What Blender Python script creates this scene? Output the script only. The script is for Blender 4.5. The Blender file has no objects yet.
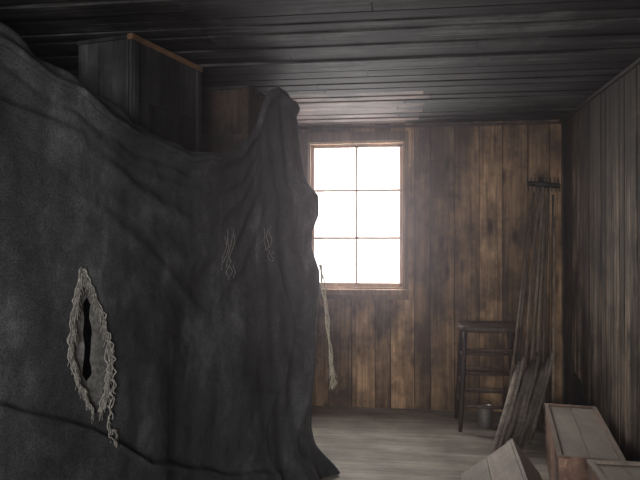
import bpy, math, random
from mathutils import Vector, Matrix, noise
random.seed(7)
scene=bpy.context.scene
COL=scene.collection

# ------------------------------------------------------------ materials
def nd(nt,t,**k):
    n=nt.nodes.new(t)
    for a,b in k.items(): setattr(n,a,b)
    return n
def mathn(nt,op,a,b=None,clamp=False):
    n=nd(nt,'ShaderNodeMath',operation=op); n.use_clamp=clamp
    for i,v in enumerate((a,b)):
        if v is None: continue
        if isinstance(v,(int,float)): n.inputs[i].default_value=v
        else: nt.links.new(v,n.inputs[i])
    return n.outputs[0]
def ramp(nt,fac,stops):
    r=nd(nt,'ShaderNodeValToRGB'); nt.links.new(fac,r.inputs[0])
    el=r.color_ramp.elements
    while len(el)<len(stops): el.new(0.5)
    for e,(p,c) in zip(el,stops):
        e.position=p; e.color=(*c,1)
    return r.outputs[0]
def mix(nt,mode,fac,a,b):
    n=nd(nt,'ShaderNodeMix',data_type='RGBA',blend_type=mode)
    if isinstance(fac,(int,float)): n.inputs[0].default_value=fac
    else: nt.links.new(fac,n.inputs[0])
    for i,v in ((6,a),(7,b)):
        if isinstance(v,tuple): n.inputs[i].default_value=(*v,1)
        else: nt.links.new(v,n.inputs[i])
    return n.outputs[2]
def wood(name,dark,light,axis='Z',soot=None,rough=.8,knots=True,grain=1.0,bump=.25,dust=None,blotch=.5,stain=0,lo=.3,hi=.7):
    m=bpy.data.materials.new(name); m.use_nodes=True; nt=m.node_tree
    b=nt.nodes['Principled BSDF']; b.inputs['Roughness'].default_value=rough
    b.inputs['Specular IOR Level'].default_value=.3
    tc=nd(nt,'ShaderNodeTexCoord'); at=nd(nt,'ShaderNodeAttribute',attribute_name='tone')
    sp=nd(nt,'ShaderNodeSeparateColor'); nt.links.new(at.outputs['Color'],sp.inputs[0])
    off=nd(nt,'ShaderNodeCombineXYZ')
    o=mathn(nt,'MULTIPLY',sp.outputs[1],37.0)
    for i in range(3): nt.links.new(o,off.inputs[i])
    va=nd(nt,'ShaderNodeVectorMath',operation='ADD')
    nt.links.new(tc.outputs['Object'],va.inputs[0]); nt.links.new(off.outputs[0],va.inputs[1])
    mp=nd(nt,'ShaderNodeMapping')
    s=[38*grain]*3; s['XYZ'.index(axis)]=1.6*grain
    mp.inputs['Scale'].default_value=s
    nt.links.new(va.outputs[0],mp.inputs[0])
    n1=nd(nt,'ShaderNodeTexNoise'); n1.inputs['Scale'].default_value=1; n1.inputs['Detail'].default_value=6
    n1.inputs['Roughness'].default_value=.65; n1.inputs['Distortion'].default_value=.6
    nt.links.new(mp.outputs[0],n1.inputs['Vector'])
    col=ramp(nt,n1.outputs[0],[(lo,dark),(hi,light)])
    mb=nd(nt,'ShaderNodeMapping'); s=[4.5]*3; s['XYZ'.index(axis)]=1.7
    mb.inputs['Scale'].default_value=s; nt.links.new(va.outputs[0],mb.inputs[0])
    n2=nd(nt,'ShaderNodeTexNoise'); n2.inputs['Scale'].default_value=1; n2.inputs['Detail'].default_value=6; n2.inputs['Roughness'].default_value=.6
    nt.links.new(mb.outputs[0],n2.inputs['Vector'])
    bl=ramp(nt,n2.outputs[0],[(.35,(1-blotch,)*3),(.62,(1.15,)*3)])
    col=mix(nt,'MULTIPLY',1.0,col,bl)
    tn=nd(nt,'ShaderNodeCombineColor')
    for i in range(3): nt.links.new(sp.outputs[0],tn.inputs[i])
    col=mix(nt,'MULTIPLY',1.0,col,tn.outputs[0])
    if knots:
        mk=nd(nt,'ShaderNodeMapping'); s=[6.0]*3; s['XYZ'.index(axis)]=2.2
        mk.inputs['Scale'].default_value=s; nt.links.new(va.outputs[0],mk.inputs[0])
        vo=nd(nt,'ShaderNodeTexVoronoi'); vo.inputs['Scale'].default_value=1; nt.links.new(mk.outputs[0],vo.inputs['Vector'])
        k=ramp(nt,vo.outputs['Distance'],[(.06,(.10,.08,.07)),(.2,(1,1,1))])
        col=mix(nt,'MULTIPLY',.9,col,k)
    if stain:
        n4=nd(nt,'ShaderNodeTexNoise'); n4.inputs['Scale'].default_value=2.4; n4.inputs['Detail'].default_value=8; n4.inputs['Roughness'].default_value=.68
        nt.links.new(tc.outputs['Object'],n4.inputs['Vector'])
        st=ramp(nt,n4.outputs[0],[(.40,(.12,.12,.13)),(.56,(1,1,1))])
        col=mix(nt,'MULTIPLY',stain,col,st)
    if soot:
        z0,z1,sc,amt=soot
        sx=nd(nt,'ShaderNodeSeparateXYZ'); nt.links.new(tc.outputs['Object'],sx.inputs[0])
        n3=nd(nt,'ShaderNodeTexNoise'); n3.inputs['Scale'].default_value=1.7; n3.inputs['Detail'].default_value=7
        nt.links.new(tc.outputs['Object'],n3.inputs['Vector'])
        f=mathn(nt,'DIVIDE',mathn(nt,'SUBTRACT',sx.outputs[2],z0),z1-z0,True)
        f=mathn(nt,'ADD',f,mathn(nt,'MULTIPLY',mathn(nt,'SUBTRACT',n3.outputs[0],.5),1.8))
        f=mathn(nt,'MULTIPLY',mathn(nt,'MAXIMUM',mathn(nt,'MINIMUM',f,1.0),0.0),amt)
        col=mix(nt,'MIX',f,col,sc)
    if dust:
        g=nd(nt,'ShaderNodeNewGeometry'); sx=nd(nt,'ShaderNodeSeparateXYZ'); nt.links.new(g.outputs['Normal'],sx.inputs[0])
        f=mathn(nt,'MULTIPLY',mathn(nt,'SUBTRACT',sx.outputs[2],.4,True),1.3,True)
        f=mathn(nt,'MULTIPLY',f,mathn(nt,'ADD',mathn(nt,'MULTIPLY',n2.outputs[0],.8),.3,True))
        col=mix(nt,'MIX',f,col,dust)
    nt.links.new(col,b.inputs['Base Color'])
    bp=nd(nt,'ShaderNodeBump'); bp.inputs['Strength'].default_value=bump; bp.inputs['Distance'].default_value=.01
    nt.links.new(n1.outputs[0],bp.inputs['Height']); nt.links.new(bp.outputs[0],b.inputs['Normal'])
    return m
def plain(name,c,rough=.8,metal=0,var=.4,scale=20,trans=0):
    m=bpy.data.materials.new(name); m.use_nodes=True; nt=m.node_tree
    b=nt.nodes['Principled BSDF']; b.inputs['Roughness'].default_value=rough; b.inputs['Metallic'].default_value=metal
    tc=nd(nt,'ShaderNodeTexCoord'); n=nd(nt,'ShaderNodeTexNoise'); n.inputs['Scale'].default_value=scale; n.inputs['Detail'].default_value=5
    nt.links.new(tc.outputs['Object'],n.inputs['Vector'])
    col=ramp(nt,n.outputs[0],[(.3,tuple(x*(1-var) for x in c)),(.7,tuple(min(1,x*(1+var)) for x in c))])
    nt.links.new(col,b.inputs['Base Color'])
    return m

M_back=wood('sooty_pine_back',(.19,.105,.054),(.68,.44,.255),'Z',soot=(1.8,2.8,(.045,.035,.03),.75),blotch=.65,stain=.75)
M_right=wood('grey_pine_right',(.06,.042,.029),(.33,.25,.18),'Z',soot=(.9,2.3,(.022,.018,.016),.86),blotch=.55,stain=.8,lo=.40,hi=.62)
M_left=wood('dark_pine_left',(.03,.025,.02),(.08,.065,.05),'Z')
M_ceil=wood('sooty_ceiling',(.005,.005,.005),(.115,.112,.11),'X',knots=False,blotch=.85,rough=.85,bump=.4,stain=.85,lo=.38,hi=.76)
M_ceil2=wood('paler_ceiling',(.08,.058,.05),(.25,.19,.165),'X',knots=True,blotch=.7,rough=.85,stain=.7)
M_floor=wood('worn_floor',(.26,.23,.19),(.48,.435,.37),'X',knots=False,blotch=.35,rough=.75,stain=.25)
M_gap=plain('dark_gap',(.008,.007,.006))
M_case=wood('window_casing_wood',(.12,.075,.045),(.32,.21,.13),'Z',knots=False,blotch=.4)
M_sash=wood('window_sash_wood',(.35,.22,.15),(.55,.40,.29),'Z',knots=False,blotch=.2,rough=.5)
M_black=wood('blackened_crate_wood',(.010,.010,.011),(.05,.05,.054),'Z',knots=False,stain=.6)
M_grey=wood('grey_crate_wood',(.04,.04,.042),(.14,.14,.138),'Z',knots=False,stain=.6)
M_edge=wood('bare_orange_edge',(.15,.08,.045),(.30,.17,.095),'Y',knots=False,stain=.4)
M_brown=wood('brown_crate_wood',(.014,.012,.011),(.12,.08,.055),'Z',stain=.95)
M_crate=wood('pinkish_crate_wood',(.22,.125,.085),(.40,.26,.195),'Y',knots=True,dust=(.38,.335,.29),blotch=.4,stain=.5)
M_crateL=wood('pale_crate_wood',(.28,.225,.18),(.46,.38,.32),'Y',knots=False,dust=(.38,.34,.295),blotch=.4,stain=.45)
M_chair=wood('dark_stool_wood',(.018,.012,.009),(.075,.048,.034),'Z',knots=False,rough=.5)
M_pole=wood('weathered_pole',(.08,.058,.042),(.26,.195,.14),'Z',knots=False,rough=.6)
M_stave=wood('grey_stave',(.13,.105,.085),(.36,.31,.255),'Z',knots=False,stain=.3)
M_iron=plain('black_iron',(.03,.026,.023),.6,.3)
M_tin=plain('old_tin',(.45,.44,.42),.4,.8,.25)
M_rope=plain('frayed_rope',(.50,.44,.34),.95,0,.35,80)
M_ropeg=plain('dusty_grey_rope',(.27,.255,.23),.95,0,.4,90)
M_patch=plain('grey_backing_cloth',(.11,.107,.10),.95,0,.5,60)

def cloth_mat():
    m=bpy.data.materials.new('black_felt_cloth'); m.use_nodes=True; nt=m.node_tree
    b=nt.nodes['Principled BSDF']; b.inputs['Roughness'].default_value=.95
    b.inputs['Specular IOR Level'].default_value=.15
    tc=nd(nt,'ShaderNodeTexCoord')
    f=nd(nt,'ShaderNodeTexNoise'); f.inputs['Scale'].default_value=190; f.inputs['Detail'].default_value=3
    g=nd(nt,'ShaderNodeTexNoise'); g.inputs['Scale'].default_value=3.0; g.inputs['Detail'].default_value=9; g.inputs['Roughness'].default_value=.72
    mp=nd(nt,'ShaderNodeMapping'); mp.inputs['Scale'].default_value=(1.3,1.3,.8)
    nt.links.new(tc.outputs['Object'],mp.inputs[0])
    nt.links.new(tc.outputs['Object'],f.inputs['Vector']); nt.links.new(mp.outputs[0],g.inputs['Vector'])
    a=ramp(nt,g.outputs[0],[(.34,(.022,.023,.025)),(.54,(.050,.052,.055)),(.70,(.115,.117,.119))])
    ms=nd(nt,'ShaderNodeMapping'); ms.inputs['Scale'].default_value=(9,9,.8)
    nt.links.new(tc.outputs['Object'],ms.inputs[0])
    s=nd(nt,'ShaderNodeTexNoise'); s.inputs['Scale'].default_value=1; s.inputs['Detail'].default_value=7; s.inputs['Roughness'].default_value=.7
    nt.links.new(ms.outputs[0],s.inputs['Vector'])
    sc=ramp(nt,s.outputs[0],[(.4,(.85,.85,.85)),(.6,(1,1,1)),(.72,(2.0,2.0,1.95))])
    c=ramp(nt,f.outputs[0],[(.3,(.5,.5,.5)),(.72,(1.45,1.45,1.45))])
    col=mix(nt,'MULTIPLY',1.0,a,c); col=mix(nt,'MULTIPLY',1.0,col,sc)
    nt.links.new(col,b.inputs['Base Color'])
    bp=nd(nt,'ShaderNodeBump'); bp.inputs['Strength'].default_value=.3; bp.inputs['Distance'].default_value=.004
    nt.links.new(f.outputs[0],bp.inputs['Height']); nt.links.new(bp.outputs[0],b.inputs['Normal'])
    return m
M_cloth=cloth_mat()
def glass_mat():
    m=bpy.data.materials.new('dusty_glass'); m.use_nodes=True; nt=m.node_tree
    nt.nodes.remove(nt.nodes['Principled BSDF'])
    t=nd(nt,'ShaderNodeBsdfTransparent'); l=nd(nt,'ShaderNodeBsdfTranslucent'); l.inputs[0].default_value=(.9,.9,.9,1)
    tc=nd(nt,'ShaderNodeTexCoord'); n=nd(nt,'ShaderNodeTexNoise'); n.inputs['Scale'].default_value=4
    nt.links.new(tc.outputs['Object'],n.inputs['Vector'])
    f=mathn(nt,'MULTIPLY',n.outputs[0],.25)
    mx=nd(nt,'ShaderNodeMixShader'); nt.links.new(f,mx.inputs[0]); nt.links.new(t.outputs[0],mx.inputs[1]); nt.links.new(l.outputs[0],mx.inputs[2])
    nt.links.new(mx.outputs[0],nt.nodes['Material Output'].inputs[0])
    return m
M_glass=glass_mat()

# ------------------------------------------------------------ mesh builder
class MB:
    def __init__(s): s.v=[];s.f=[];s.t=[];s.m=[];s.mats=[];s.sm=[]
    def mi(s,mat):
        if mat not in s.mats: s.mats.append(mat)
        return s.mats.index(mat)
    def box(s,lo,hi,mat,M=None,tone=None):
        i=len(s.v); k=s.mi(mat)
        t=tone if tone is not None else random.uniform(.75,1.15); r=random.random()
        for x in (lo[0],hi[0]):
            for y in (lo[1],hi[1]):
                for z in (lo[2],hi[2]):
                    p=Vector((x,y,z)); s.v.append(M@p if M else p)
        for q in ((0,1,3,2),(4,6,7,5),(0,4,5,1),(2,3,7,6),(0,2,6,4),(1,5,7,3)):
            s.f.append([i+j for j in q]); s.t.append((t,r)); s.m.append(k); s.sm.append(False)
    def tube(s,pts,rads,mat,n=8,caps=True,tone=None,flat=1.0):
        pts=[Vector(p) for p in pts]
        if isinstance(rads,(int,float)): rads=[rads]*len(pts)
        k=s.mi(mat); t=tone if tone is not None else random.uniform(.75,1.15); r=random.random()
        base=len(s.v); up=None
        for j,p in enumerate(pts):
            d=(pts[min(j+1,len(pts)-1)]-pts[max(j-1,0)]).normalized()
            if up is None:
                up=Vector((0,0,1)) if abs(d.z)<.9 else Vector((1,0,0))
            a=d.cross(up).normalized(); b=a.cross(d).normalized(); up=b
            for q in range(n):
                an=2*math.pi*q/n
                s.v.append(p+a*math.cos(an)*rads[j]+b*math.sin(an)*rads[j]*flat)
        for j in range(len(pts)-1):
            for q in range(n):
                s.f.append([base+j*n+q,base+j*n+(q+1)%n,base+(j+1)*n+(q+1)%n,base+(j+1)*n+q]); s.t.append((t,r)); s.m.append(k); s.sm.append(True)
        if caps:
            s.f.append([base+q for q in reversed(range(n))]); s.t.append((t,r)); s.m.append(k); s.sm.append(False)
            e=base+(len(pts)-1)*n
            s.f.append([e+q for q in range(n)]); s.t.append((t,r)); s.m.append(k); s.sm.append(False)
    def poly_prism(s,pts,off,mat):
        k=s.mi(mat); i=len(s.v); n=len(pts); off=Vector(off)
        for p in pts: s.v.append(Vector(p))
        for p in pts: s.v.append(Vector(p)+off)
        fs=[list(reversed(range(n))),list(range(n,2*n))]+[[q,(q+1)%n,n+(q+1)%n,n+q] for q in range(n)]
        for f in fs: s.f.append([i+j for j in f]); s.t.append((1,.3)); s.m.append(k); s.sm.append(False)
    def make(s,name,bevel=0,loc=None):
        me=bpy.data.meshes.new(name)
        o=Vector(loc) if loc else Vector((0,0,0))
        me.from_pydata([tuple(v-o) for v in s.v],[],s.f)
        for m in s.mats: me.materials.append(m)
        ca=me.color_attributes.new('tone','FLOAT_COLOR','CORNER')
        for p in me.polygons:
            p.material_index=s.m[p.index]; p.use_smooth=s.sm[p.index]
            for l in p.loop_indices: ca.data[l].color=(s.t[p.index][0],s.t[p.index][1],0,1)
        import bmesh
        bm=bmesh.new(); bm.from_mesh(me); bmesh.ops.recalc_face_normals(bm,faces=bm.faces); bm.to_mesh(me); bm.free()
        ob=bpy.data.objects.new(name,me); COL.objects.link(ob); ob.location=o
        if bevel:
            b=ob.modifiers.new('bevel','BEVEL'); b.width=bevel; b.segments=2; b.limit_method='ANGLE'
        return ob

XL,XR,YB,YF,H=-2.2,1.27,-2.0,5.43,2.4
WX0,WX1,WZ0,WZ1=-.82,.0,1.0,2.25
# ------------------------------------------------------------ room
b=MB(); x=XL; alt=0
while x<XR:
    w=random.choice([.13,.17,.19,.2]); x2=min(x+w,XR); th=random.uniform(0,.008)
    a,c=x+.003,x2-.003
    def seg(a,c,z0,z1,t):
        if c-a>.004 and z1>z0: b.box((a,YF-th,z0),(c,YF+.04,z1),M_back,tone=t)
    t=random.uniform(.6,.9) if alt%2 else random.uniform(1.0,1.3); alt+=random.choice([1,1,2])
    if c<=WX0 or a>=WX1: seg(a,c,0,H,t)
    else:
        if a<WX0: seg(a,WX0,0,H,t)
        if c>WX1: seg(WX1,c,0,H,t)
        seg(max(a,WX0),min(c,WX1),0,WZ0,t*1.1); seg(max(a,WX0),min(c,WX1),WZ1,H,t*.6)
    x=x2
for lo,hi in (((XL-.08,YF+.04,-.08),(WX0,YF+.09,H+.08)),((WX1,YF+.04,-.08),(XR+.08,YF+.09,H+.08)),((WX0,YF+.04,-.08),(WX1,YF+.09,WZ0)),((WX0,YF+.04,WZ1),(WX1,YF+.09,H+.08))):
    b.box(lo,hi,M_gap)
b.make('wall_back',.0015)
b=MB(); y=YB
while y<YF:
    w=random.choice([.085,.095,.1]); y2=min(y+w,YF); th=random.uniform(0,.008)
    b.box((XR-th,y+.0035,0),(XR+.03,y2-.0035,H),M_right,tone=random.uniform(.4,1.5)); y=y2
b.box((XR+.03,YB-.04,-.08),(XR+.08,YF+.09,H+.08),M_gap)
b.make('wall_right',.002)
b=MB(); y=YB
while y<YF:
    y2=min(y+.15,YF); b.box((XL-.03,y+.003,0),(XL,y2-.003,H),M_left); y=y2
b.box((XL-.08,YB-.04,-.08),(XL-.03,YF+.09,H+.08),M_gap)
b.make('wall_left')
DX0,DX1,DZ0,DZ1=-1.15,.55,.8,2.05  # unseen rear opening, sized and placed for the fill light
b=MB(); x=XL
while x<XR:
    x2=min(x+.17,XR)
    if x2<=DX0+.01 or x>=DX1-.01: b.box((x+.002,YB-.04,-.08),(x2-.002,YB,H+.03),M_left)
    else:
        b.box((x+.002,YB-.04,DZ1),(x2-.002,YB,H+.03),M_left); b.box((x+.002,YB-.04,-.08),(x2-.002,YB,DZ0),M_left)
    x=x2
for lo,hi in (((XL-.08,YB-.09,-.08),(DX0,YB-.04,H+.08)),((DX1,YB-.09,-.08),(XR+.08,YB-.04,H+.08)),((DX0,YB-.09,-.08),(DX1,YB-.04,DZ0)),((DX0,YB-.09,DZ1),(DX1,YB-.04,H+.08))):
    b.box(lo,hi,M_gap)
b.make('wall_front')
# ceiling
b=MB(); y=YB
while y<YF:
    w=random.choice([.11,.125,.14]); y2=min(y+w,YF); dz=random.uniform(0,.016)
    if y>4.2:
        xs=-.1+random.uniform(-.1,.3)
        b.box((XL,y+.004,H-dz),(xs-1.1,y2-.004,H+.03),M_ceil)
        b.box((xs-1.1,y+.004,H-dz),(xs,y2-.004,H+.03),M_ceil2,tone=random.uniform(.5,1.0))  # paler, pinkish stretch of boards towards the back wall
        b.box((xs+.002,y+.004,H-dz),(XR,y2-.004,H+.03),M_ceil,tone=random.uniform(.7,1.5))
    else:
        xs=random.uniform(-1.5,.9)
        b.box((XL,y+.004,H-dz),(xs,y2-.004,H+.03),M_ceil,tone=random.uniform(.3,1.9))
        b.box((xs+.002,y+.004,H-dz),(XR,y2-.004,H+.03),M_ceil,tone=random.uniform(.3,1.9))
    y=y2
b.box((XL-.08,YB-.09,H+.03),(XR+.08,YF+.09,H+.08),M_gap)
ceil_ob=b.make('ceiling',.003)
b=MB(); y=YB
while y<YF:
    y2=min(y+.14,YF); xs=random.uniform(-1.5,1)
    b.box((XL,y+.0015,-.03),(xs,y2-.0015,0),M_floor,tone=random.uniform(.85,1.1))
    b.box((xs+.001,y+.0015,-.03),(XR,y2-.0015,0),M_floor,tone=random.uniform(.85,1.1)); y=y2
b.box((XL-.08,YB-.09,-.08),(XR+.08,YF+.09,-.03),M_gap)
b.make('floor')
b=MB(); b.box((XL,YF-.03,H-.04),(XR,YF-.008,H-.018),M_chair); b.make('trim_1',.003)
b=MB(); b.box((XR-.03,YB,H-.04),(XR-.008,YF-.03,H-.018),M_right,tone=.6); b.make('trim_2',.003)
# window
b=MB()
b.box((WX0-.07,YF-.028,WZ0-.07),(WX0,YF-.008,WZ1+.08),M_case,tone=.5)
b.box((WX1,YF-.028,WZ0-.045),(WX1+.03,YF-.008,WZ1+.08),M_case,tone=.7)
b.box((WX0,YF-.028,WZ1),(WX1,YF-.008,WZ1+.08),M_case,tone=.45)
b.box((WX0-.09,YF-.06,WZ0-.045),(WX1+.035,YF-.008,WZ0+.0),M_case,tone=1.3)
b.box((WX0-.07,YF-.024,WZ0-.085),(WX1+.03,YF-.008,WZ0-.045),M_case,tone=.8)
for lo,hi in (((WX0,YF-.008,WZ0),(WX0+.015,YF+.1,WZ1)),((WX1-.015,YF-.008,WZ0),(WX1,YF+.1,WZ1)),((WX0,YF-.008,WZ1-.015),(WX1,YF+.1,WZ1)),((WX0,YF-.008,WZ0),(WX1,YF+.1,WZ0+.015))):
    b.box(lo,hi,M_case,tone=1.3)
s0,s1,t0,t1=WX0+.015,WX1-.015,WZ0+.015,WZ1-.015
ya,yb=YF+.04,YF+.07
b.box((s0,ya,t0),(s0+.03,yb,t1),M_sash); b.box((s1-.03,ya,t0),(s1,yb,t1),M_sash)
b.box((s0,ya,t0),(s1,yb,t0+.035),M_sash); b.box((s0,ya,t1-.03),(s1,yb,t1),M_sash)
xm=(s0+s1)/2
b.box((xm-.009,ya,t0),(xm+.009,yb,t1),M_sash,tone=1.3)
for k in (1,2):
    z=t0+.01+(t1-t0)*k/3; b.box((s0,ya,z-.009),(s1,yb,z+.009),M_sash,tone=1.3)
b.box((s0,YF+.054,t0),(s1,YF+.056,t1),M_glass)
b.make('window_1',.002)

# ------------------------------------------------------------ darkroom curtain
TAB=[(.6,-1.9,2.25),(1.4,-1.62,2.2),(2.04,-1.38,2.10),(2.19,-1.28,2.01),(2.36,-1.18,1.93),(2.56,-1.08,1.84),(2.86,-.965,1.80),
     (3.05,-.89,1.82),(3.2,-.84,1.87),(3.32,-.81,1.95),(3.40,-.785,2.08),(3.46,-.76,2.22),(3.55,-.72,2.27),(3.75,-.64,2.21),(3.9,-.67,2.26),(4.4,-.85,2.28),(4.95,-.95,2.28)]
def lerp(tab,y,k):
    if y<=tab[0][0]: return tab[0][k]
    for a,c in zip(tab,tab[1:]):
        if y<=c[0]:
            f=(y-a[0])/(c[0]-a[0]); return a[k]*(1-f)+c[k]*f
    return tab[-1][k]
def sm(tab,y,k,w=.06): return sum(lerp(tab,y+d*w,k) for d in (-1,-.5,0,.5,1))/5
HEM=[(1.4,1.0),(2.04,.833),(2.3,.683),(2.56,.473),(2.86,.34),(3.2,.2),(3.6,.1)]
EDGE=[(0,.19),(.1,.16),(.3,.12),(.458,.12),(.9,.135),(1.10,.15),(1.23,.145),(1.36,.10),(1.46,.10),(1.56,.14),(1.675,.135),(1.76,.06),(1.94,.025),(2.3,0)]
def sstep(a,b,x):
    t=max(0,min(1,(x-a)/(b-a))); return t*t*(3-2*t)
def ridge(x): return 1-2*abs(math.sin(x*.5))**.8
def cloth(y,h):
    zt=sm(TAB,y,2,.04); zt+=.022*noise.noise(Vector((y*9,3,1)))
    z=zt*(1-h)+.012
    d=zt-z
    out=0
    out+=.03*math.exp(-((d-.03)/.028)**2)-.010*math.exp(-((d-.085)/.02)**2)
    sag=math.exp(-((y-2.85)/.75)**2)
    for off,amp,w,ph in ((.13,.018,.025,0),(.22,.028,.032,1),(.34,.03,.05,2.2),(.52,.026,.07,3.1)):
        o=off*(.35+1.05*sag)+.05*noise.noise(Vector((y*2.2,ph*3,0)))
        m=.5+.9*noise.noise(Vector((y*1.8,ph*5,2)))
        out+=amp*m*math.exp(-((d-o)/w)**2)*(1-sstep(3.25,3.5,y))*sstep(2.1,2.6,y)
    v=noise.noise(Vector((y*1.9,z*.3,4)))*.09+noise.noise(Vector((y*5.5+z*.7,z*.4,9)))*.02+abs(noise.noise(Vector((y*3.0-z*.6,z*.4,19))))*.03
    out+=v*sstep(.08,.45,h)
    far=sstep(3.2,3.65,y)
    out+=far*sstep(.15,.9,h)*.020*ridge(y*34+7*noise.noise(Vector((y*2,z*1.6,0))))
    out+=far*.006*math.sin(y*60+z*4)
    zh=lerp(HEM,y,1)+.02*noise.noise(Vector((y*5,0,7)))
    out+=.026*math.exp(-((z-zh)/.013)**2)*(1-far)+ .02*sstep(zh+.02,zh-.03,z)*(1-far)
    q=z-(2.0-.75*(y-1.7)); out+=.012*math.exp(-(q/.035)**2)*sstep(1.9,2.3,y)*(1-sstep(2.7,3.1,y))
    q=z-(1.95-.25*(y-1.7)); out+=.025*math.exp(-(q/.02)**2)*(1-sstep(2.1,2.4,y))
    out+=.008*noise.noise(Vector((y*8,z*6,5)))+.003*noise.noise(Vector((y*24,z*24,5)))
    g=math.exp(-((y-3.78)/.2)**2)
    x=sm(TAB,y,1)
    ex=lerp(EDGE,z,1)*g
    pool=far*sstep(.22,0,z)*(.06+.05*math.sin(y*30))
    n=Vector((.9,-.43,0)) if y<3.7 else Vector((.98,.1,0))
    if y>3.7: out*=.6
    elif y>3.6: out*=1-.4*(y-3.6)/.1
    p=Vector((x+ex,y,z))+n*(out+pool)
    if y>3.85: p.x-= (y-3.85)*.25*ex
    p.z=max(p.z,.006+.02*abs(noise.noise(Vector((y*12,h*9,1)))))
    return p
TY=-.043
def tear_half(z):
    zz0,zz1=.745,1.295
    if z<zz0 or z>zz1: return None
    f=(z-zz0)/(zz1-zz0)
    w=.060*math.sin(math.pi*f**.8)**1.1+.012*noise.noise(Vector((z*22,0,0)))
    return 2.325+TY+.05*(1-f)-.015+.008*noise.noise(Vector((z*12,4,0))), max(w,.002)
NY,NH=520,260
Y0,Y1=.6,4.95
me=bpy.data.meshes.new('darkroom_curtain')
vs=[];fs=[]
for i in range(NY+1):
    y=Y0+(Y1-Y0)*i/NY
    for j in range(NH+1):
        vs.append(cloth(y,j/NH))
for i in range(NY):
    for j in range(NH):
        a=i*(NH+1)+j
        c=(vs[a]+vs[a+NH+2])/2
        yy=Y0+(Y1-Y0)*(i+.5)/NY
        t=tear_half(c.z)
        if t and abs(yy-t[0])<t[1]: continue
        fs.append((a,a+1,a+NH+2,a+NH+1))
me.from_pydata([tuple(v) for v in vs],[],fs)
me.materials.append(M_cloth)
for p in me.polygons: p.use_smooth=True
cur=bpy.data.objects.new('darkroom_curtain',me); COL.objects.link(cur)
def at(y,z,o=.012):
    zt=sm(TAB,y,2); h=1-(z-.012)/zt
    p=cloth(y,max(0,min(1,h))); return p+Vector((.9,-.43,0))*o
b=MB()
for (ya_,yb_,dz,r0,of) in ((.7,3.25,-.012,.018,.0),(1.2,2.62,.03,.028,-.07)):
    pts=[];rs=[]
    for q in range(90):
        y=ya_+(yb_-ya_)*q/89
        p=at(y,sm(TAB,y,2)+min(dz,0)-.012,of); p+=Vector((0,0,.006*math.sin(q*.5)+.012*noise.noise(Vector((q*.15,dz,0)))+(dz*1.6 if dz>0 else 0)))
        pts.append(p); rs.append(r0*(.8+.7*noise.noise(Vector((q*.22,r0*50,2))))*min(1,(q+1)/6,(90-q)/8))
    b.tube(pts,rs,M_cloth,14)
hd=b.make('rolled_header'); hd.parent=cur
b=MB(); k=b.mi(M_patch)
for side in (-1,1):
    rows=[]
    for q in range(25):
        z=.70+.64*q/24
        g=.013+.014*noise.noise(Vector((z*14,side,0))) if .88<z<1.18 else .0
        r=[]
        for w in range(6):
            yy=2.345+TY+side*(g+(.12-g)*w/5)
            r.append(at(yy,z,-.03-.012*noise.noise(Vector((yy*40,z*20,0)))))
        rows.append(r)
    base=len(b.v)
    for r in rows: b.v+=r
    for q in range(24):
        for w in range(5):
            i=base+q*6+w; b.f.append([i,i+1,i+7,i+6]); b.t.append((1,.5)); b.m.append(k); b.sm.append(True)
patch=b.make('backing_cloth'); patch.parent=cur
b=MB()
def strand(pts,r,mat,jit=.0):
    out=[]
    for p in pts: out.append(p+Vector((random.uniform(-jit,jit),random.uniform(-jit,jit),random.uniform(-jit,jit))))
    b.tube(out,r,mat,6)
for side in (-1,1):
    for s in range(3):
        pts=[]
        for q in range(38):
            z=.75+.54*q/37
            t=tear_half(z)
            if not t: continue
            pts.append(at(t[0]+side*(t[1]+.004*s),z,.006+.003*s))
        strand(pts,.0028,M_ropeg,.004)
    for q in range(320):
        z=random.uniform(.76,1.28); t=tear_half(z)
        y=t[0]+side*t[1]; p=at(y,z,.008); L=random.uniform(.01,.06)
        p2=p+Vector((random.uniform(0,.012),-side*L*.5*random.uniform(-.8,1),-L*.9))
        b.tube([p,(p+p2)/2+Vector((.004,0,.003)),p2],.0011,M_ropeg,4)
for s in range(4):
    pts=[]
    for q in range(30):
        z=1.02-(.36-.05*s)*q/29
        y=2.385+TY+.006*s+.007*math.sin(q*.9+s*1.7)+.016*(q/29)
        pts.append(at(y,z,.012+.002*s))
    strand(pts,.0027,M_ropeg,.003)
for q in range(60):
    z=random.uniform(.66,1.0); p=at(2.40+TY,z,.014); b.tube([p,p+Vector((.004,.014*random.uniform(-1,1),-.02*random.random()))],.0012,M_ropeg,4)
for q in range(50):
    an=q/50*2*math.pi
    p=at(2.412+TY+.015*math.cos(an),.655+.02*math.sin(an),.014); p2=p+Vector((.004,.012*random.uniform(-1,1),-.025*random.random()))
    b.tube([p,p2],.0018,M_ropeg,4)
for (yc,zc,n,hh) in ((3.12,1.36,4,.17),(3.15,1.25,3,.08),(3.45,1.42,3,.12),(3.47,1.3,2,.06)):
    for q in range(n):
        y=yc+(q-n/2)*.022; z=zc+random.uniform(-.02,.02)
        pts=[at(y+.008*math.sin(w*1.3+q),z+hh/2-hh*w/7,.003) for w in range(8)]
        b.tube(pts,.0012,M_ropeg,4)
fr=b.make('frayed_strands'); fr.parent=cur
b=MB()
for s in range(3):
    pts=[]
    for q in range(30):
        f=q/29; z=1.26-.66*f
        x=-.510+.075*f**.8+.008*math.sin(q*.7+s*2)*(1-f*.5)+.006*s
        pts.append((x,3.80+.01*math.cos(q*.8+s),z))
    b.tube(pts,.0045,M_rope,6)
for q in range(60):
    z=random.uniform(.55,.66); x=-.43+random.uniform(-.012,.012)
    b.tube([(x,3.80,z),(x+random.uniform(-.02,.02),3.80+random.uniform(-.02,.02),z-.04)],.0018,M_rope,4)
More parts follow.
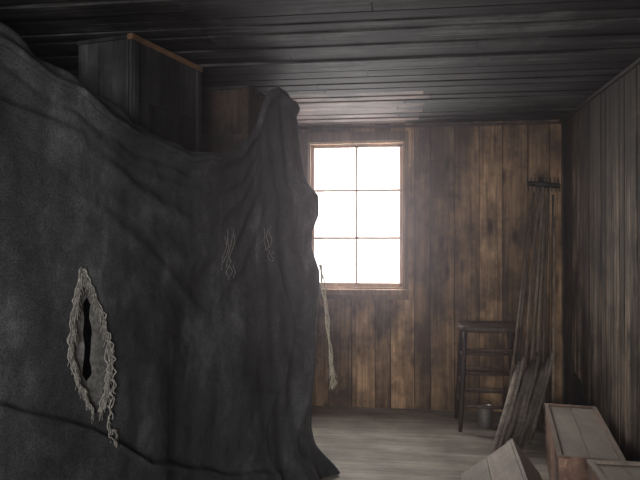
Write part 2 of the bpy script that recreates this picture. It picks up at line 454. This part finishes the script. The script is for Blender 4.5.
for q in range(12):
    z=1.2-.62*q/12; x=-.495+.065*q/12
    b.tube([(x,3.80,z),(x+random.uniform(-.02,.02),3.79,z-.03)],.0015,M_rope,4)
cd=b.make('hanging_cord'); cd.parent=cur

b=MB(); RZ=1.77
ys=[.7+.15*i for i in range(29)]
for a,c in zip(ys,ys[1:]):
    xa=min(lerp(TAB,a,1),lerp(TAB,c,1))-.18
    b.box((xa-.03,a+.002,0),(xa,c-.002,RZ-.03),M_black)
    b.box((XL+.01,a+.002,RZ-.03),(xa,c-.002,RZ),M_black)
b.box((XL+.01,.7,0),(-2.1,.73,RZ-.03),M_black)
b.box((XL+.01,4.87,0),(-1.15,4.9,RZ-.03),M_black)
b.make('darkroom_partition')

# ------------------------------------------------------------ crates
def crate(name,size,M,mat,nside=2,top=None,rim=None,rimmat=None,endmat=None,tray=0):
    w,l,h=size; b=MB(); t=.016; em=endmat or mat
    for i in range(nside):
        z0=h*i/nside+.001; z1=h*(i+1)/nside-.001
        b.box((0,0,z0),(t,l,z1),mat,M); b.box((w-t,0,z0),(w,l,z1),mat,M)
        b.box((t,0,z0),(w-t,t,z1),em,M); b.box((t,l-t,z0),(w-t,l,z1),em,M)
    n=max(2,round(w/.14))
    for i in range(n):
        a=t+(w-2*t)*i/n+.001; c=t+(w-2*t)*(i+1)/n-.001
        b.box((a,t,h-t-tray),(c,l-t,h-tray),top or mat,M)
        b.box((a,t,0),(c,l-t,t),mat,M)
    for yy in (-.014,l):
        for xx in (0,w-.04): b.box((xx,yy,0),(xx+.04,yy+.014,h),em,M)
    if rim:
        rm=rimmat or mat
        b.box((-.006,-.014,h),(.02,l+.014,h+rim),rm,M); b.box((w-.02,-.014,h),(w+.006,l+.014,h+rim),rm,M)
        b.box((.02,-.014,h),(w-.02,.008,h+rim),rm,M); b.box((.02,l-.008,h),(w-.02,l+.014,h+rim),rm,M)
    return b.make(name,.002)
def TR(x,y,z,rz=0,ry=0,rx=0): return Matrix.Translation((x,y,z))@Matrix.Rotation(math.radians(rz),4,'Z')@Matrix.Rotation(math.radians(ry),4,'Y')@Matrix.Rotation(math.radians(rx),4,'X')

w=.30;l=.60
b=MB()
M=Matrix.Translation((-1.523,2.83,RZ))@Matrix.Rotation(math.radians(-13),4,'Z')
h=.55
b.box((0,0,0),(w*.48,.016,h),M_grey,M,tone=.9); b.box((w*.48+.002,0,0),(w,.016,h),M_grey,M,tone=.7)
b.box((w-.016,.017,0),(w,l,h*.5),M_black,M); b.box((w-.016,.017,h*.5+.002),(w,l,h),M_black,M,tone=1.2)
b.box((0,.017,0),(.016,l,h),M_black,M); b.box((.017,l-.016,0),(w-.017,l,h),M_black,M)
b.box((-.006,-.006,h),(w-.02,l+.006,h+.018),M_black,M)
b.box((w-.02,-.006,h-.004),(w+.01,l+.006,h+.022),M_edge,M,tone=.9)
b.box((w,.01,.02),(w+.012,.05,h-.01),M_black,M,tone=1.3); b.box((w,l-.05,.02),(w+.012,l-.01,h-.01),M_black,M,tone=1.3)
b.box((w-.07,-.012,0),(w-.01,0,h-.005),M_grey,M,tone=.5)
b.make('wooden_crate',.003)
crate('wooden_crate',(.40,.42,.53),TR(-1.30,3.72,RZ+.0,-8),M_brown,2,rim=.015,rimmat=M_black,endmat=M_brown)
crate('wooden_box',(.42,.8,.46),TR(-2.15,2.75,RZ),M_black,2)
b=MB()
for i in range(3):
    b.box((-2.12+.14*i,2.35,RZ+.462+.0),(-2.0+.14*i,3.75,RZ+.49),M_grey if i==2 else M_black)
b.box((-2.02,2.3,RZ+.492),(-1.9,3.7,RZ+.52),M_grey,tone=.6)
b.make('plank_stack',.003)

ang=math.degrees(math.atan2(-(.902-.745),(4.316-3.27)))
crate('packing_crate',(.30,1.04,.34),TR(.745,3.27,0.0,ang),M_crate,2,top=M_crateL,rim=.012,rimmat=M_crate)
crate('packing_crate',(.40,.52,.40),TR(.80,2.5,0.0,-2),M_crate,2,top=M_crateL,rim=.014,rimmat=M_crateL)
th=38; w1,w2=.33,.22
Mt=Matrix.Translation((.515,2.78,.384))@Matrix.Rotation(math.radians(-3),4,'Z')@Matrix.Rotation(math.radians(-th),4,'Y')@Matrix.Translation((-w1,0,-w2))
crate('packing_crate',(w1,.62,w2),Mt,M_crateL,1,top=M_crateL,rimmat=M_crateL,endmat=M_crateL)
b=MB(); b.poly_prism([(1.235,5.0,0),(1.245,5.0,.42),(1.24,4.85,.40),(1.235,4.45,.22),(1.235,4.42,0)],(.016,0,0),M_iron)
b.make('slate_board')

# ------------------------------------------------------------ tall splay-legged stool with rungs
b=MB()
cx,cy=.625,5.0; SH=.735
def legpt(sx,sy,z):
    f=z/SH; return Vector((cx+sx*(.222-.040*f),cy+sy*(.185-.040*f),z))
for sx in (-1,1):
    for sy in (-1,1):
        pts=[legpt(sx,sy,SH*q/10) for q in range(11)]
        b.tube(pts,[.014,.016,.019,.020,.018,.019,.020,.019,.018,.018,.017],M_chair,10)
for z,sy in ((.60,-1),(.46,-1),(.31,-1),(.185,-1),(.52,1),(.36,1),(.22,1)):
    b.tube([legpt(-1,sy,z),(legpt(-1,sy,z)+legpt(1,sy,z))/2,legpt(1,sy,z)],[.009,.013,.009],M_chair,8,tone=2.3)
for sx in (-1,1):
    for z in (.54,.34,.20): b.tube([legpt(sx,-1,z),(legpt(sx,-1,z)+legpt(sx,1,z))/2,legpt(sx,1,z)],[.009,.012,.009],M_chair,8,tone=1.6)
# dished, round-cornered seat
k=b.mi(M_chair); nn=48; rings=[]
def sup(a,rx,ry):
    c_,s_=math.cos(a),math.sin(a); e=.45
    return math.copysign(abs(c_)**e,c_)*rx, math.copysign(abs(s_)**e,s_)*ry
for (f,z) in ((.0,.757),(.5,.760),(.85,.770),(.97,.775),(1.0,.766),(1.0,.738),(.97,.730),(.0,.730)):
    base=len(b.v)
    for q in range(nn):
        X,Y=sup(2*math.pi*q/nn,.228*f,.185*f); b.v.append(Vector((cx+X,cy+Y,z)))
    rings.append(base)
for r0,r1 in zip(rings,rings[1:]):
    for q in range(nn):
        b.f.append([r0+q,r0+(q+1)%nn,r1+(q+1)%nn,r1+q]); b.t.append((1.2,.4)); b.m.append(k); b.sm.append(True)
b.make('wooden_stool')
b=MB()
c=Vector((.60,4.98,0)); n=20
prof=[(.045,.0),(.05,.005),(.053,.07),(.056,.145),(.060,.15),(.060,.156),(.054,.156),(.050,.08),(.047,.012),(.0,.012)]
k=b.mi(M_tin); base=len(b.v)
for r,z in prof:
    for q in range(n):
        a=2*math.pi*q/n; b.v.append(c+Vector((r*math.cos(a),r*math.sin(a),z+.001)))
for j in range(len(prof)-1):
    for q in range(n):
        b.f.append([base+j*n+q,base+j*n+(q+1)%n,base+(j+1)*n+(q+1)%n,base+(j+1)*n+q]); b.t.append((1,0)); b.m.append(k); b.sm.append(True)
b.f.append([base+q for q in range(n)]); b.t.append((1,0)); b.m.append(k); b.sm.append(False)
b.tube([c+Vector((.058*math.cos(a),0,.15+.05*math.sin(a))) for a in [math.pi*q/12 for q in range(13)]],.002,M_iron,6)
b.make('tin_pail')

# ------------------------------------------------------------ poles and staves (one leaning bundle)
def pole(b,p0,p1,r0,r1,nodes=0):
    n=24; p0=Vector(p0);p1=Vector(p1); pts=[];rs=[]
    for q in range(n+1):
        f=q/n; p=p0.lerp(p1,f); p.x+=.008*math.sin(f*3.1+p0.x*20); pts.append(p)
        r=r0+(r1-r0)*f
        if nodes and q%nodes==0: r*=1.25
        rs.append(r)
    b.tube(pts,rs,M_pole,10,tone=random.uniform(.5,1.5))
specs=[((.70,4.50,.012),(1.05,5.40,1.80),.014,.009),((.80,4.62,.012),(1.09,5.40,1.93),.013,.008),
       ((.90,4.70,.012),(1.12,5.40,1.72),.014,.009),((.97,4.85,.012),(1.16,5.40,1.88),.012,.008),((1.04,5.0,.012),(1.05,5.40,1.62),.012,.009),
       ((1.12,5.05,.012),(1.19,5.40,1.78),.011,.008),((.63,4.34,.012),(1.02,5.40,1.70),.012,.009),((1.0,4.6,.012),(1.21,5.40,1.60),.012,.009)]
par=bpy.data.objects.new('leaning_pole_bundle',None); COL.objects.link(par)
b=MB()
for i,(p0,p1,r0,r1) in enumerate(specs): pole(b,p0,p1,r0,r1,4 if i%2 else 0)
o=b.make('bamboo_poles'); o.parent=par
b=MB(); pole(b,(.89,4.86,.012),(1.10,5.35,1.86),.013,.011)
b.tube([(.98,5.35,1.875),(1.10,5.345,1.862),(1.235,5.35,1.85)],[.018,.022,.018],M_iron,8)
for i in range(9):
    x=.985+.03*i; b.tube([(x,5.35,1.87),(x+.003,5.335,1.84),(x+.004,5.33,1.80)],[.006,.006,.003],M_iron,6)
    b.tube([(x,5.35,1.87),(x-.004,5.355,1.92)],[.006,.003],M_iron,6)
o=b.make('rake'); o.parent=par
b=MB()
for i in range(8):
    p0=Vector((.545+.042*i+random.uniform(-.01,.01),4.16+.05*i+random.uniform(-.03,.03),.018)); p1=Vector((.80+.04*i,4.68+.03*i,.55+.05*math.sin(i*2.1)))
    n=10; pts=[p0.lerp(p1,q/n)+Vector((0,0,-.015*math.sin(math.pi*q/n))) for q in range(n+1)]
    b.tube(pts,[.019]*(n)+[.016],M_stave,8,flat=.4,tone=random.uniform(.35,1.2))
o=b.make('staves'); o.parent=par

# ------------------------------------------------------------ light, and haze added in place of window bloom
w=bpy.data.worlds.new('World'); scene.world=w; w.use_nodes=True
bg=w.node_tree.nodes['Background']; bg.inputs[0].default_value=(1,.97,.96,1); bg.inputs[1].default_value=1
v=nd(w.node_tree,'ShaderNodeVolumeScatter'); v.inputs['Color'].default_value=(.98,.88,.95,1); v.inputs['Density'].default_value=.012; v.inputs['Anisotropy'].default_value=.8  # pink-tinted scatter imitating the bloom round the window
w.node_tree.links.new(v.outputs[0],w.node_tree.nodes['World Output'].inputs['Volume'])
def area(name,loc,rot,sx,sy,rad,col=(1,.97,.96)):
    l=bpy.data.lights.new(name,'AREA'); l.shape='RECTANGLE'; l.size=sx; l.size_y=sy; l.energy=rad*math.pi*sx*sy; l.color=col
    o=bpy.data.objects.new(name,l); o.location=loc; o.rotation_euler=[math.radians(a) for a in rot]; COL.objects.link(o)
    return o
area('window_daylight',((WX0+WX1)/2,YF+.30,(WZ0+WZ1)/2+.1),(-90,0,0),1.6,1.9,21)
area('rear_fill_light',((DX0+DX1)/2,YB-.15,(DZ0+DZ1)/2),(90,0,0),DX1-DX0+.1,DZ1-DZ0+.1,21)  # fill added behind the camera, at a presumed, unseen window

cam=bpy.data.cameras.new('camera'); co=bpy.data.objects.new('camera',cam); COL.objects.link(co)
cam.lens=36; cam.sensor_width=36; co.location=(0,0,1.39)
co.rotation_euler=(math.radians(90.27),0,math.radians(7.56)); cam.clip_start=.05
scene.camera=co
scene.view_settings.view_transform='Standard'
scene.view_settings.exposure=0
